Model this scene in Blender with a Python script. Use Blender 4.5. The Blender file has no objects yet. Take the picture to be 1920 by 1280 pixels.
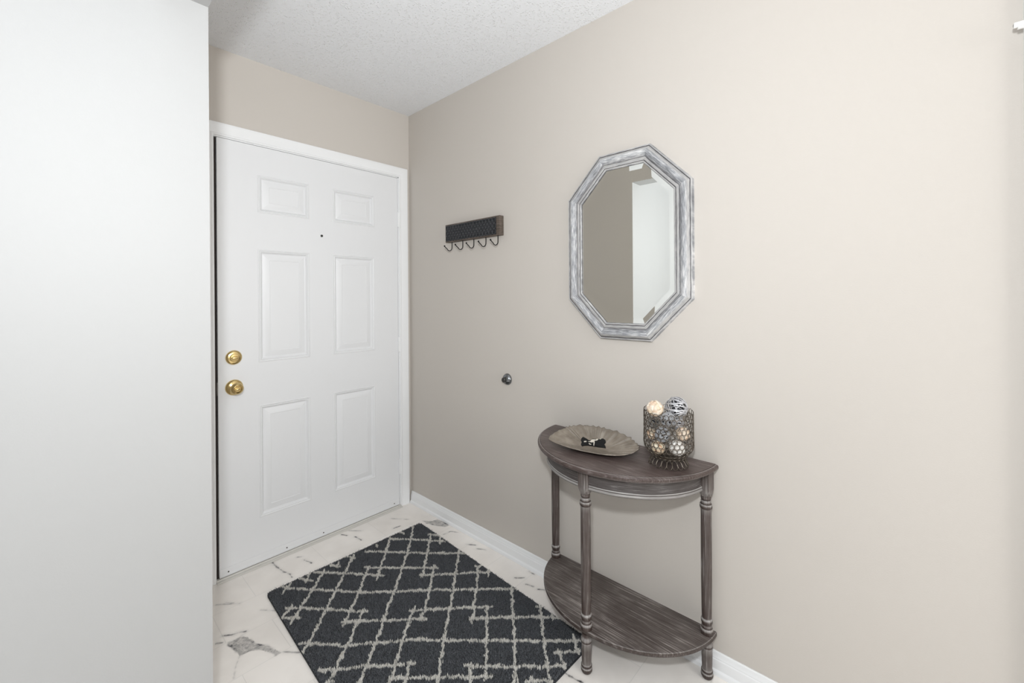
import bpy, bmesh, math, random
import numpy as np
from mathutils import Vector, Matrix
sc = bpy.context.scene
C = sc.collection
random.seed(7); rng = np.random.default_rng(7)
PI = math.pi

# ------------------------------------------------------------------ camera
def make_camera():
    yaw, pitch, roll = 0.8257, -0.0003, -0.0070
    f = Vector((math.sin(yaw)*math.cos(pitch), math.cos(yaw)*math.cos(pitch), math.sin(pitch)))
    r = Vector((math.cos(yaw), -math.sin(yaw), 0)); u = r.cross(f)
    c, s = math.cos(roll), math.sin(roll)
    r2 = r*c + u*s; u2 = -r*s + u*c
    m = Matrix((r2, u2, -f)).transposed().to_4x4()
    m.translation = Vector((-1.5412, -2.3053, 1.2885))
    cd = bpy.data.cameras.new('camera'); cd.sensor_width = 36; cd.lens = 796.52/1920*36
    cd.shift_y = (557.24-640)/1920; cd.clip_start = .02; cd.clip_end = 60
    o = bpy.data.objects.new('camera', cd); o.matrix_world = m; C.objects.link(o); sc.camera = o
make_camera()

# ------------------------------------------------------------------ light, exposure
sc.view_settings.view_transform = 'Standard'; sc.view_settings.look = 'None'
sc.view_settings.gamma = 1; sc.view_settings.use_curve_mapping = False
sc.view_settings.exposure = -0.03
sc.cycles.use_denoising = True
sc.cycles.max_bounces = 10; sc.cycles.diffuse_bounces = 6; sc.cycles.glossy_bounces = 5
sc.cycles.caustics_reflective = True; sc.cycles.sample_clamp_indirect = 6
w = bpy.data.worlds.new('daylight'); sc.world = w; w.use_nodes = True
w.node_tree.nodes['Background'].inputs[0].default_value = (1.0, 0.985, 0.96, 1)
w.node_tree.nodes['Background'].inputs[1].default_value = 0.7
def area(name, loc, target, size, power, color, shape='SQUARE', size_y=None):
    d = bpy.data.lights.new(name, 'AREA'); d.shape = shape; d.size = size
    if size_y: d.size_y = size_y
    d.energy = power; d.color = color
    o = bpy.data.objects.new(name, d); C.objects.link(o); o.location = loc
    o.rotation_euler = (Vector(target)-Vector(loc)).to_track_quat('-Z', 'Y').to_euler()
    return o
fl = bpy.data.lights.new('flash_light', 'POINT'); fl.energy = 64.0; fl.color = (0.95, 0.98, 1.0); fl.shadow_soft_size = 0.045
fo = bpy.data.objects.new('flash_light', fl); fo.location = (-1.62, -2.31, 1.61); C.objects.link(fo)
sl = bpy.data.lights.new('tilted_flash_light', 'SPOT'); sl.energy = 34.0; sl.color = (0.95, 0.98, 1.0); sl.shadow_soft_size = 0.045
sl.spot_size = math.radians(140); sl.spot_blend = 1.0
so_ = bpy.data.objects.new('tilted_flash_light', sl); so_.location = (-1.62, -2.31, 1.61); C.objects.link(so_)
so_.rotation_euler = (Vector((-0.45, -0.75, 2.44))-so_.location).to_track_quat('-Z', 'Y').to_euler()
area('added_fill_light', (-0.80, -4.24, 1.42), (-0.80, 0, 1.42), 1.25, 25.0, (1.0, 0.985, 0.955), 'RECTANGLE', 1.2)  # added area fill from behind the camera, set at the unseen window

# ------------------------------------------------------------------ helpers
def setp(o, label=None, cat=None, group=None, kind=None):
    if label: o['label'] = label
    if cat: o['category'] = cat
    if group: o['group'] = group
    if kind: o['kind'] = kind
    return o
def obj(name, me, mat=None, parent=None, loc=None, rot=None, **k):
    o = bpy.data.objects.new(name, me); C.objects.link(o)
    if mat is not None and me is not None:
        for m in (mat if isinstance(mat, (list, tuple)) else [mat]): me.materials.append(m)
    if parent: o.parent = parent
    if loc: o.location = loc
    if rot: o.rotation_euler = rot
    return setp(o, **k)
def empty(name, loc=(0,0,0), **k):
    o = bpy.data.objects.new(name, None); C.objects.link(o); o.location = loc; o.empty_display_size = .05
    return setp(o, **k)
class MB:
    def __init__(s): s.v=[]; s.f=[]; s.m=[]; s.rub=[]; s.uv={}
    def add(s, vs, fs, mi=0, rub=None):
        b=len(s.v); s.v += [tuple(p) for p in vs]; s.rub += (list(rub) if rub is not None else [0.0]*len(vs))
        for f in fs: s.f.append(tuple(b+i for i in f)); s.m.append(mi)
        return b
    def box(s, a, b, mi=0):
        x0,y0,z0=a; x1,y1,z1=b
        s.add([(x0,y0,z0),(x1,y0,z0),(x1,y1,z0),(x0,y1,z0),(x0,y0,z1),(x1,y0,z1),(x1,y1,z1),(x0,y1,z1)],
              [(3,2,1,0),(4,5,6,7),(0,1,5,4),(1,2,6,5),(2,3,7,6),(3,0,4,7)], mi)
    def tube(s, pts, r, n=8, closed=False, mi=0, caps=True):
        pts=[Vector(p) for p in pts]; N=len(pts); rs=r if isinstance(r,(list,tuple)) else [r]*N
        if closed: tg=[(pts[(i+1)%N]-pts[i-1]).normalized() for i in range(N)]
        else: tg=[(pts[min(i+1,N-1)]-pts[max(i-1,0)]).normalized() for i in range(N)]
        up=Vector((0,0,1)) if abs(tg[0].z)<.9 else Vector((1,0,0))
        nrm=(up-tg[0]*up.dot(tg[0])).normalized(); vs=[]
        for i in range(N):
            nrm=(nrm-tg[i]*nrm.dot(tg[i])).normalized(); bi=tg[i].cross(nrm)
            for k in range(n):
                a=2*PI*k/n; vs.append(pts[i]+(nrm*math.cos(a)+bi*math.sin(a))*rs[i])
        fs=[]
        for i in range(N if closed else N-1):
            j=(i+1)%N
            for k in range(n): fs.append((i*n+k, i*n+(k+1)%n, j*n+(k+1)%n, j*n+k))
        if caps and not closed: fs += [tuple(range(n))[::-1], tuple((N-1)*n+k for k in range(n))]
        s.add(vs, fs, mi)
    def lathe(s, prof, n=24, o=(0,0,0), axis='z', mi=0, rub=None, sy=1):
        vs=[]; rb=[]
        for i,(r,z) in enumerate(prof):
            for k in range(n):
                a=2*PI*k/n; c,t=r*math.cos(a), r*math.sin(a)*sy
                p={'z':(c,t,z),'x':(z,c,t),'y':(c,z,t)}[axis]
                vs.append((p[0]+o[0],p[1]+o[1],p[2]+o[2])); rb.append(rub[i] if rub else 0)
        fs=[]
        for i in range(len(prof)-1):
            for k in range(n): fs.append((i*n+k, i*n+(k+1)%n, (i+1)*n+(k+1)%n, (i+1)*n+k))
        fs += [tuple(range(n))[::-1], tuple((len(prof)-1)*n+k for k in range(n))]
        s.add(vs, fs, mi, rb)
    def me(s, name='m', smooth=True, ang=35, rub=False):
        m=bpy.data.meshes.new(name); m.from_pydata(s.v, [], s.f)
        if any(s.m): m.polygons.foreach_set('material_index', s.m)
        if rub:
            a=m.attributes.new('rub','FLOAT','POINT'); a.data.foreach_set('value', s.rub)
        bm=bmesh.new(); bm.from_mesh(m); bmesh.ops.recalc_face_normals(bm, faces=bm.faces); bm.to_mesh(m); bm.free()
        if smooth:
            m.shade_smooth(); m.set_sharp_from_angle(angle=math.radians(ang))
        return m
def bevel(o, w=.002, n=2):
    b=o.modifiers.new('bevel','BEVEL'); b.width=w; b.segments=n; b.limit_method='ANGLE'; b.angle_limit=math.radians(40)
    return o

# ------------------------------------------------------------------ materials
def mat(name):
    m=bpy.data.materials.new(name); m.use_nodes=True; nt=m.node_tree
    return m, nt, nt.nodes['Principled BSDF']
def N(nt, t, **k):
    n=nt.nodes.new(t)
    for a,b in k.items():
        if a.startswith('i_'):
            key=a[2:]; n.inputs[int(key) if key.isdigit() else key].default_value=b
        else: setattr(n,a,b)
    return n
def L(nt,a,b): nt.links.new(a,b)
def simple(name, col, rough=.5, metal=0.0, bump=None, coat=0):
    m,nt,p=mat(name); p.inputs['Base Color'].default_value=(*col,1); p.inputs['Roughness'].default_value=rough
    p.inputs['Metallic'].default_value=metal; p.inputs['Coat Weight'].default_value=coat
    if bump:
        sc_,st,dist=bump
        tc=N(nt,'ShaderNodeTexCoord'); no=N(nt,'ShaderNodeTexNoise',i_Scale=sc_,i_Detail=3.0)
        L(nt,tc.outputs['Object'],no.inputs['Vector'])
        b=N(nt,'ShaderNodeBump',i_Strength=st,i_Distance=dist); L(nt,no.outputs[0],b.inputs['Height']); L(nt,b.outputs[0],p.inputs['Normal'])
    return m
M_wall = simple('beige_wall_paint',(0.56,0.524,0.483),.75,bump=(260,.12,.002))
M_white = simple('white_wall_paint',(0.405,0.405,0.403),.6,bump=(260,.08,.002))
M_trim = simple('white_trim_paint',(0.83,0.84,0.85),.35,bump=(90,.04,.001))
M_door = simple('white_door_paint',(0.76,0.77,0.785),.38,bump=(35,.03,.002))
M_brass = simple('polished_brass',(0.66,0.50,0.235),.2,1.0)
M_dark = simple('dark_gap_rubber',(0.03,0.02,0.016),.8)
M_steel = simple('dull_steel',(0.45,0.44,0.42),.35,1.0)
M_black = simple('black_iron',(0.012,0.012,0.013),.45,.6)
M_pewter = simple('dark_pewter',(0.10,0.105,0.115),.32,.9)
M_rubber = simple('dark_rubber',(0.03,0.028,0.026),.5)
M_glassm = simple('mirror_silver',(0.92,0.935,0.91),.0,1.0)
M_plastic = simple('white_plastic',(0.85,0.85,0.84),.35)

def ceiling_mat():
    m,nt,p=mat('popcorn_ceiling')
    tc=N(nt,'ShaderNodeTexCoord'); hs=[]
    v=N(nt,'ShaderNodeTexVoronoi',i_Scale=150.0); L(nt,tc.outputs['Object'],v.inputs['Vector'])
    pk=N(nt,'ShaderNodeMapRange',interpolation_type='SMOOTHSTEP',i_1=.42,i_2=.10,i_3=0.0,i_4=1.0); L(nt,v.outputs['Distance'],pk.inputs[0])
    sp=N(nt,'ShaderNodeSeparateColor'); L(nt,v.outputs['Color'],sp.inputs[0])
    gt=N(nt,'ShaderNodeMath',operation='GREATER_THAN',i_1=.55); L(nt,sp.outputs[0],gt.inputs[0])
    mu=N(nt,'ShaderNodeMath',operation='MULTIPLY'); L(nt,pk.outputs[0],mu.inputs[0]); L(nt,gt.outputs[0],mu.inputs[1])
    no=N(nt,'ShaderNodeTexNoise',i_Scale=170.0,i_Detail=4.0,i_Roughness=.6); L(nt,tc.outputs['Object'],no.inputs['Vector'])
    ad=N(nt,'ShaderNodeMath',operation='MULTIPLY_ADD',i_1=.5); L(nt,no.outputs[0],ad.inputs[0]); L(nt,mu.outputs[0],ad.inputs[2])
    b=N(nt,'ShaderNodeBump',i_Strength=.8,i_Distance=.0034); L(nt,ad.outputs[0],b.inputs['Height']); L(nt,b.outputs[0],p.inputs['Normal'])
    mx=N(nt,'ShaderNodeMixRGB'); mx.inputs[1].default_value=(.80,.815,.84,1); mx.inputs[2].default_value=(.98,.98,.98,1); L(nt,mu.outputs[0],mx.inputs[0]); L(nt,mx.outputs[0],p.inputs['Base Color'])
    rr=N(nt,'ShaderNodeMapRange',i_1=0,i_2=1,i_3=.75,i_4=.28); L(nt,mu.outputs[0],rr.inputs[0]); L(nt,rr.outputs[0],p.inputs['Roughness'])
    return m
M_ceil = ceiling_mat()

def wood(name, dark, mid, light, scale, thr=(.45,.72), rough=.5, bump=.25, rub=False, coord='Object', fleck=None):
    """brown-grey stained wood with pale brushed-in grain; scale stretches the grain"""
    m,nt,p=mat(name)
    tc=N(nt,'ShaderNodeTexCoord'); mp=N(nt,'ShaderNodeMapping'); mp.inputs['Scale'].default_value=scale
    L(nt,tc.outputs[coord],mp.inputs['Vector'])
    g=N(nt,'ShaderNodeTexNoise',i_Scale=1.0,i_Detail=5.0,i_Roughness=.65); L(nt,mp.outputs[0],g.inputs['Vector'])
    big=N(nt,'ShaderNodeTexNoise',i_Scale=9.0 if coord=='Object' else 3.0,i_Detail=3.0); L(nt,tc.outputs[coord],big.inputs['Vector'])
    r=N(nt,'ShaderNodeValToRGB'); e=r.color_ramp.elements
    e[0].position=thr[0]-.17; e[0].color=(*dark,1); e[1].position=thr[1]+.08; e[1].color=(*light,1)
    n=e.new((thr[0]+thr[1])/2); n.color=(*mid,1)
    ad=N(nt,'ShaderNodeMath',operation='MULTIPLY_ADD',i_1=.38,i_2=-.19); L(nt,big.outputs[0],ad.inputs[0])
    sm=N(nt,'ShaderNodeMath',operation='ADD'); L(nt,g.outputs[0],sm.inputs[0]); L(nt,ad.outputs[0],sm.inputs[1])
    L(nt,sm.outputs[0],r.inputs[0]); col=r.outputs[0]
    if rub:
        at=N(nt,'ShaderNodeAttribute',attribute_name='rub')
        mu=N(nt,'ShaderNodeMath',operation='MULTIPLY'); L(nt,at.outputs['Fac'],mu.inputs[0])
        cl=N(nt,'ShaderNodeMapRange',i_1=.3,i_2=.6,i_3=.45,i_4=1.0); L(nt,g.outputs[0],cl.inputs[0]); L(nt,cl.outputs[0],mu.inputs[1])
        mx=N(nt,'ShaderNodeMixRGB'); mx.inputs[2].default_value=(.40,.385,.37,1); L(nt,mu.outputs[0],mx.inputs[0]); L(nt,col,mx.inputs[1]); col=mx.outputs[0]
        # negative rub = blend towards dark brown
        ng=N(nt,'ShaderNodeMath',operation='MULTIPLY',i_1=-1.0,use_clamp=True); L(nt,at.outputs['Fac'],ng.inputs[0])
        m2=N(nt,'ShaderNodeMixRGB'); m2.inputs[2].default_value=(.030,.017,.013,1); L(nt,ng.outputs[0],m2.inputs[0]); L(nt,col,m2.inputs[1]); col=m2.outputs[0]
    L(nt,col,p.inputs['Base Color']); p.inputs['Roughness'].default_value=rough
    b=N(nt,'ShaderNodeBump',i_Strength=bump,i_Distance=.001); L(nt,g.outputs[0],b.inputs['Height']); L(nt,b.outputs[0],p.inputs['Normal'])
    return m
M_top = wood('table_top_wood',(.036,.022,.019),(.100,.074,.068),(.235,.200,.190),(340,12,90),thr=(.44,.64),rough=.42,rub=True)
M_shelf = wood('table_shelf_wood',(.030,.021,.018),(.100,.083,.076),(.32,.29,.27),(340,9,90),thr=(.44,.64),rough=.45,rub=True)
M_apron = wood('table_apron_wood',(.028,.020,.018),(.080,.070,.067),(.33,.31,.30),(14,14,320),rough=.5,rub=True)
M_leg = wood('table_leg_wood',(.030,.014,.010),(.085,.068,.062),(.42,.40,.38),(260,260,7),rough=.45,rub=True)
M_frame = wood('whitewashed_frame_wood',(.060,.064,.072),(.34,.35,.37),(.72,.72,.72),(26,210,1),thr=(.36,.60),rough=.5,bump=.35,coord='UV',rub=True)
M_hookwood = wood('hook_board_wood',(.045,.034,.026),(.12,.092,.074),(.26,.21,.175),(60,8,200),rough=.6)

def floor_mat():
    m,nt,p=mat('marble_floor_tile')
    tc=N(nt,'ShaderNodeTexCoord'); mp=N(nt,'ShaderNodeMapping'); mp.inputs['Location'].default_value=(.9465+.315*6,.0335+.1991*30,0)
    L(nt,tc.outputs['Object'],mp.inputs['Vector'])
    br=N(nt,'ShaderNodeTexBrick',offset=.5,offset_frequency=2,i_Scale=1.0)
    br.inputs['Mortar Size'].default_value=.0013; br.inputs['Mortar Smooth'].default_value=.2; br.inputs['Bias'].default_value=0
    br.inputs['Brick Width'].default_value=.315; br.inputs['Row Height'].default_value=.1991
    br.inputs['Color1'].default_value=(.88,.842,.80,1); br.inputs['Color2'].default_value=(.91,.877,.838,1); br.inputs['Mortar'].default_value=(.79,.765,.73,1)
    L(nt,mp.outputs[0],br.inputs['Vector'])
    # soft cloudy tone
    n1=N(nt,'ShaderNodeTexNoise',i_Scale=5.0,i_Detail=4.0); L(nt,tc.outputs['Object'],n1.inputs['Vector'])
    r1=N(nt,'ShaderNodeValToRGB'); r1.color_ramp.elements[0].color=(.90,.895,.89,1); r1.color_ramp.elements[0].position=.35; r1.color_ramp.elements[1].color=(1,1,1,1); r1.color_ramp.elements[1].position=.6
    L(nt,n1.outputs[0],r1.inputs[0])
    mu=N(nt,'ShaderNodeMixRGB',blend_type='MULTIPLY',i_0=1.0); L(nt,br.outputs[0],mu.inputs[1]); L(nt,r1.outputs[0],mu.inputs[2])
    # veins stored on the mesh, broken up by noise
    at=N(nt,'ShaderNodeAttribute',attribute_name='vein'); n2=N(nt,'ShaderNodeTexNoise',i_Scale=55.0,i_Detail=6.0,i_Roughness=.7)
    L(nt,tc.outputs['Object'],n2.inputs['Vector'])
    rr=N(nt,'ShaderNodeMapRange',i_1=.32,i_2=.62,i_3=.45,i_4=1.7); L(nt,n2.outputs[0],rr.inputs[0])
    vm=N(nt,'ShaderNodeMath',operation='MULTIPLY',use_clamp=True); L(nt,at.outputs['Fac'],vm.inputs[0]); L(nt,rr.outputs[0],vm.inputs[1])
    mv=N(nt,'ShaderNodeMixRGB'); mv.inputs[2].default_value=(.045,.045,.05,1); L(nt,vm.outputs[0],mv.inputs[0]); L(nt,mu.outputs[0],mv.inputs[1])
    L(nt,mv.outputs[0],p.inputs['Base Color']); p.inputs['Roughness'].default_value=.28
    b=N(nt,'ShaderNodeBump',i_Strength=.4,i_Distance=.001,invert=True); L(nt,br.outputs['Fac'],b.inputs['Height']); L(nt,b.outputs[0],p.inputs['Normal'])
    return m
M_floor = floor_mat()

# ------------------------------------------------------------------ the room
H = 2.44; NX = -1.246; NY = -0.908; HZ = 2.088
X0, Y0 = -3.3, -4.3
VEIN = [[0.5,[[-1.077,-0.166],[-1.03,-0.21],[-1.007,-0.231]]],[0.4,[[-1.044,-0.181],[-1.023,-0.208]]],[0.9,[[-1.104,-0.381],[-1.077,-0.401],[-1.051,-0.412],[-1.038,-0.423]]],[0.6,[[-0.975,-0.632],[-0.933,-0.681]]],[0.4,[[-0.96,-0.34],[-0.918,-0.391]]],[0.7,[[-1.13,-0.407],[-1.113,-0.419]]],[0.8,[[-0.815,-0.026],[-0.813,-0.084],[-0.802,-0.153],[-0.791,-0.181],[-0.793,-0.22]]],[0.25,[[-1.087,-0.536],[-1.108,-0.572],[-1.127,-0.624]]],[0.7,[[-0.715,-0.075],[-0.7,-0.087]]],[0.8,[[-0.703,-0.125],[-0.687,-0.176]]],[0.9,[[-0.474,-0.044],[-0.459,-0.072]]],[1,[[-0.435,-0.117],[-0.43,-0.146],[-0.428,-0.172]]],[0.6,[[-0.436,-0.024],[-0.382,-0.09]]],[1,[[-0.248,-0.2],[-0.212,-0.205]]],[0.5,[[-0.201,-0.095],[-0.137,-0.181]]],[0.6,[[-0.1,-0.457],[-0.055,-0.462],[-0.034,-0.498]]],[0.8,[[-0.077,-0.62],[-0.051,-0.66]]],[0.7,[[-0.069,-0.687],[-0.044,-0.726]]],[0.7,[[-0.101,-0.992],[-0.076,-1.014]]],[0.6,[[-0.103,-1.053],[-0.092,-1.086]]],[1,[[-0.093,-1.112],[-0.076,-1.138]]],[1,[[-0.354,-1.447],[-0.35,-1.487],[-0.345,-1.512]]],[0.7,[[-0.104,-0.984],[-0.074,-1.017]]],[0.8,[[-0.026,-1.004],[-0.027,-1.036]]]]
BLOB = [[[-1.097,-0.436],[-1.077,-0.435],[-1.058,-0.436],[-1.041,-0.458],[-1.033,-0.51],[-1.009,-0.556],[-0.99,-0.599],[-0.98,-0.632],[-0.993,-0.626],[-1.017,-0.582],[-1.028,-0.557],[-1.057,-0.538],[-1.073,-0.539],[-1.087,-0.536],[-1.087,-0.502],[-1.096,-0.463]],[[-0.094,-0.251],[-0.059,-0.297],[-0.026,-0.304],[-0.017,-0.359],[-0.024,-0.408],[-0.049,-0.4],[-0.071,-0.355],[-0.087,-0.302]]]
def build_floor():
    nx, ny, st = 420, 680, .003
    xs = -1.257+st*np.arange(nx); ys = -2.037+st*np.arange(ny)
    xs = np.concatenate([[X0],xs,[.02]]); ys = np.concatenate([[Y0],ys,[.06]])
    gx, gy = np.meshgrid(xs, ys, indexing='ij'); P = np.stack([gx.ravel(), gy.ravel()],1)
    v = np.zeros(len(P))
    jit = .0022*np.sin(P[:,0]*140+1.3*np.sin(P[:,1]*95))+.0016*np.sin(P[:,1]*230+P[:,0]*170)
    def segd(P,a,b):
        a=np.array(a); b=np.array(b); d=b-a; t=np.clip(((P-a)@d)/(d@d),0,1); return np.linalg.norm(P-(a+t[:,None]*d),axis=1), t
    for wgt,pts in VEIN:
        D=np.full(len(P),9.)
        for a,b in zip(pts[:-1],pts[1:]):
            d,_=segd(P,a,b); D=np.minimum(D,d)
        D=np.abs(D+jit*.6); wd=.0016+.0016*wgt
        v=np.maximum(v, wgt*np.exp(-(D/wd)**2)*.85); v=np.maximum(v,.14*wgt*np.exp(-(D/.010)**2))
    for pts in BLOB:
        n=len(pts); ins=np.zeros(len(P),bool); D=np.full(len(P),9.)
        x,y=P[:,0],P[:,1]
        for i in range(n):
            a,b=pts[i],pts[(i+1)%n]
            c=((a[1]>y)!=(b[1]>y))&(x<(b[0]-a[0])*(y-a[1])/(b[1]-a[1]+1e-12)+a[0]); ins^=c
            d,_=segd(P,a,b); D=np.minimum(D,d)
        D=np.abs(D+jit)
        v=np.maximum(v, np.where(ins,.42,0)+.0); v=np.maximum(v,(.45+.45*np.sin(P[:,0]*47+P[:,1]*61))*np.exp(-(D/.0045)**2))
    NXv,NYv=len(xs),len(ys)
    i,j=np.meshgrid(np.arange(NXv-1),np.arange(NYv-1),indexing='ij'); i=i.ravel(); j=j.ravel()
    q=np.stack([i*NYv+j,(i+1)*NYv+j,(i+1)*NYv+j+1,i*NYv+j+1],1)
    m=bpy.data.meshes.new('floor'); m.vertices.add(len(P)); m.vertices.foreach_set('co',np.concatenate([P,np.zeros((len(P),1))],1).ravel())
    m.loops.add(q.size); m.loops.foreach_set('vertex_index',q.ravel()); m.polygons.add(len(q)); m.polygons.foreach_set('loop_start',np.arange(len(q))*4)
    m.update(calc_edges=True)
    a=m.attributes.new('vein','FLOAT','POINT'); a.data.foreach_set('value',v.astype(np.float32))
    o=obj('floor',m,M_floor,kind='structure',label='pale marble-look tiles in running bond with grey veins')
build_floor()
def sbox(name, boxes, mats, **k):
    b=MB()
    for a,c,mi in boxes: b.box(a,c,mi)
    return obj(name,b.me(smooth=False),mats,kind='structure',**k)
sbox('ceiling',[((X0,Y0,H),(.1,.15,H+.1),0)],M_ceil)
sbox('wall_right',[((0,Y0,0),(.1,.15,H),0)],M_wall)
# wall with the entry door: opening x -1.045..-.071, z 0..2.045
OX0,OX1,OZ=-1.046,-.070,2.046
sbox('wall_back',[((NX-.01,0,0),(OX0,.12,H),0),((OX1,0,0),(0,.12,H),0),((OX0,0,OZ),(OX1,.12,H),0)],M_wall)
# nook side wall (beige side, white face to the hall)
def left_wall():
    b=MB(); x0,x1,y0,y1=X0,NX,NY,.12
    b.add([(x0,y0,0),(x1,y0,0),(x1,y0,H),(x0,y0,H)],[(0,1,2,3)],1)
    b.add([(x1,y0,0),(x1,y1,0),(x1,y1,H),(x1,y0,H)],[(0,1,2,3)],0)
    b.add([(x0,y0,0),(x0,y1,0),(x0,y1,H),(x0,y0,H),(x1,y1,0),(x1,y1,H)],[(0,3,2,1),(1,2,5,4)],0)
    return obj('wall_left',b.me(smooth=False),[M_wall,M_white],kind='structure')
left_wall()
def header():
    b=MB(); x0,x1,y0,y1,z0,z1=NX-.118,NX,Y0+.001,NY,HZ,H
    b.add([(x1,y0,z0),(x1,y1,z0),(x1,y1,z1),(x1,y0,z1)],[(0,1,2,3)],0)
    b.add([(x0,y0,z0),(x1,y0,z0),(x1,y1,z0),(x0,y1,z0)],[(0,1,2,3)],1)
    b.add([(x0,y0,z0),(x0,y1,z0),(x0,y1,z1),(x0,y0,z1)],[(0,3,2,1)],1)
    return obj('wall_header',b.me(smooth=False),[M_wall,M_white],kind='structure')
header()
sbox('wall_side',[((X0-.1,Y0,0),(X0,NY,H),0)],M_white)
# front wall behind the camera with an unseen window, added to let fill light in
wx0,wx1,wz0,wz1=-1.50,-.10,.80,2.05
sbox('wall_front',[((X0,Y0-.12,0),(wx0,Y0,H),0),((wx1,Y0-.12,0),(.1,Y0,H),0),((wx0,Y0-.12,0),(wx1,Y0,wz0),0),((wx0,Y0-.12,wz1),(wx1,Y0,H),0)],M_white)
def window():
    b=MB(); u,v=Y0-.08,Y0-.03
    for a,c in (((wx0,u,wz0),(wx0+.05,v,wz1)),((wx1-.05,u,wz0),(wx1,v,wz1)),((wx0+.05,u,wz0),(wx1-.05,v,wz0+.05)),
                ((wx0+.05,u,wz1-.05),(wx1-.05,v,wz1)),(((wx0+wx1)/2-.02,u+.005,wz0+.05),((wx0+wx1)/2+.02,v-.005,wz1-.05))): b.box(a,c)
    obj('added_window_1',b.me(smooth=False),M_trim,kind='structure')
window()

# door casing, swept colonial profile (top + two sides), mitred
def casing():
    iw0,iw1,iz=-1.040,-.078,2.037
    prof=[(0,0),(0,.009),(.003,.012),(.008,.012),(.012,.0095),(.018,.0105),(.030,.0145),(.044,.016),(.052,.0165),(.058,.015),(.060,.010),(.060,0)]
    b=MB(); n=len(prof); vs=[]
    for d,h in prof:
        x0,x1,z=iw0-d,iw1+d,iz+d
        vs += [(x0,-h,0),(x0,-h,z),(x1,-h,z),(x1,-h,0)]
    fs=[(i*4+k,(i+1)*4+k,(i+1)*4+k+1,i*4+k+1) for i in range(n-1) for k in range(3)]
    b.add(vs,fs)
    # jamb lining and stop
    b.box((OX0-.001,0,0),(-1.040,.115,2.040)); b.box((-.0830,-.002,0),(OX1+.001,.115,2.040)); b.box((OX0,-.002,2.0325),(OX1,.115,OZ+.001))
    return obj('trim_1',b.me(ang=30),M_trim,kind='structure',label='white moulded casing around the entry door')
casing()
def gap():   # dark weatherstrip at the latch side, plus a dark sheet behind the whole leaf
    b=MB(); b.box((-1.0395,.012,.004),(-1.030,.05,2.033)); b.box((-1.0395,.045,.004),(-.083,.075,2.032))
    return obj('trim_2',b.me(smooth=False),M_dark,kind='structure',label='dark brown weatherstrip and backing sheet behind the door leaf')
gap()
def threshold():
    b=MB()
    pr=[(-.028,0.0005),(-.028,.0025),(-.024,.005),(-.012,.0065),(-.010,.0105),(.004,.0105),(.004,.0005)]
    x0,x1=-1.040,-.078
    vs=[(x0,y,z) for y,z in pr]+[(x1,y,z) for y,z in pr]; n=len(pr)
    b.add(vs,[(i,i+1,n+i+1,n+i) for i in range(n-1)]+[tuple(range(n))[::-1],tuple(range(n,2*n))])
    return obj('trim_3',b.me(smooth=False),simple('pale_threshold',(.60,.585,.55),.45,.0),kind='structure',label='low pale threshold under the entry door')
threshold()

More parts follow.
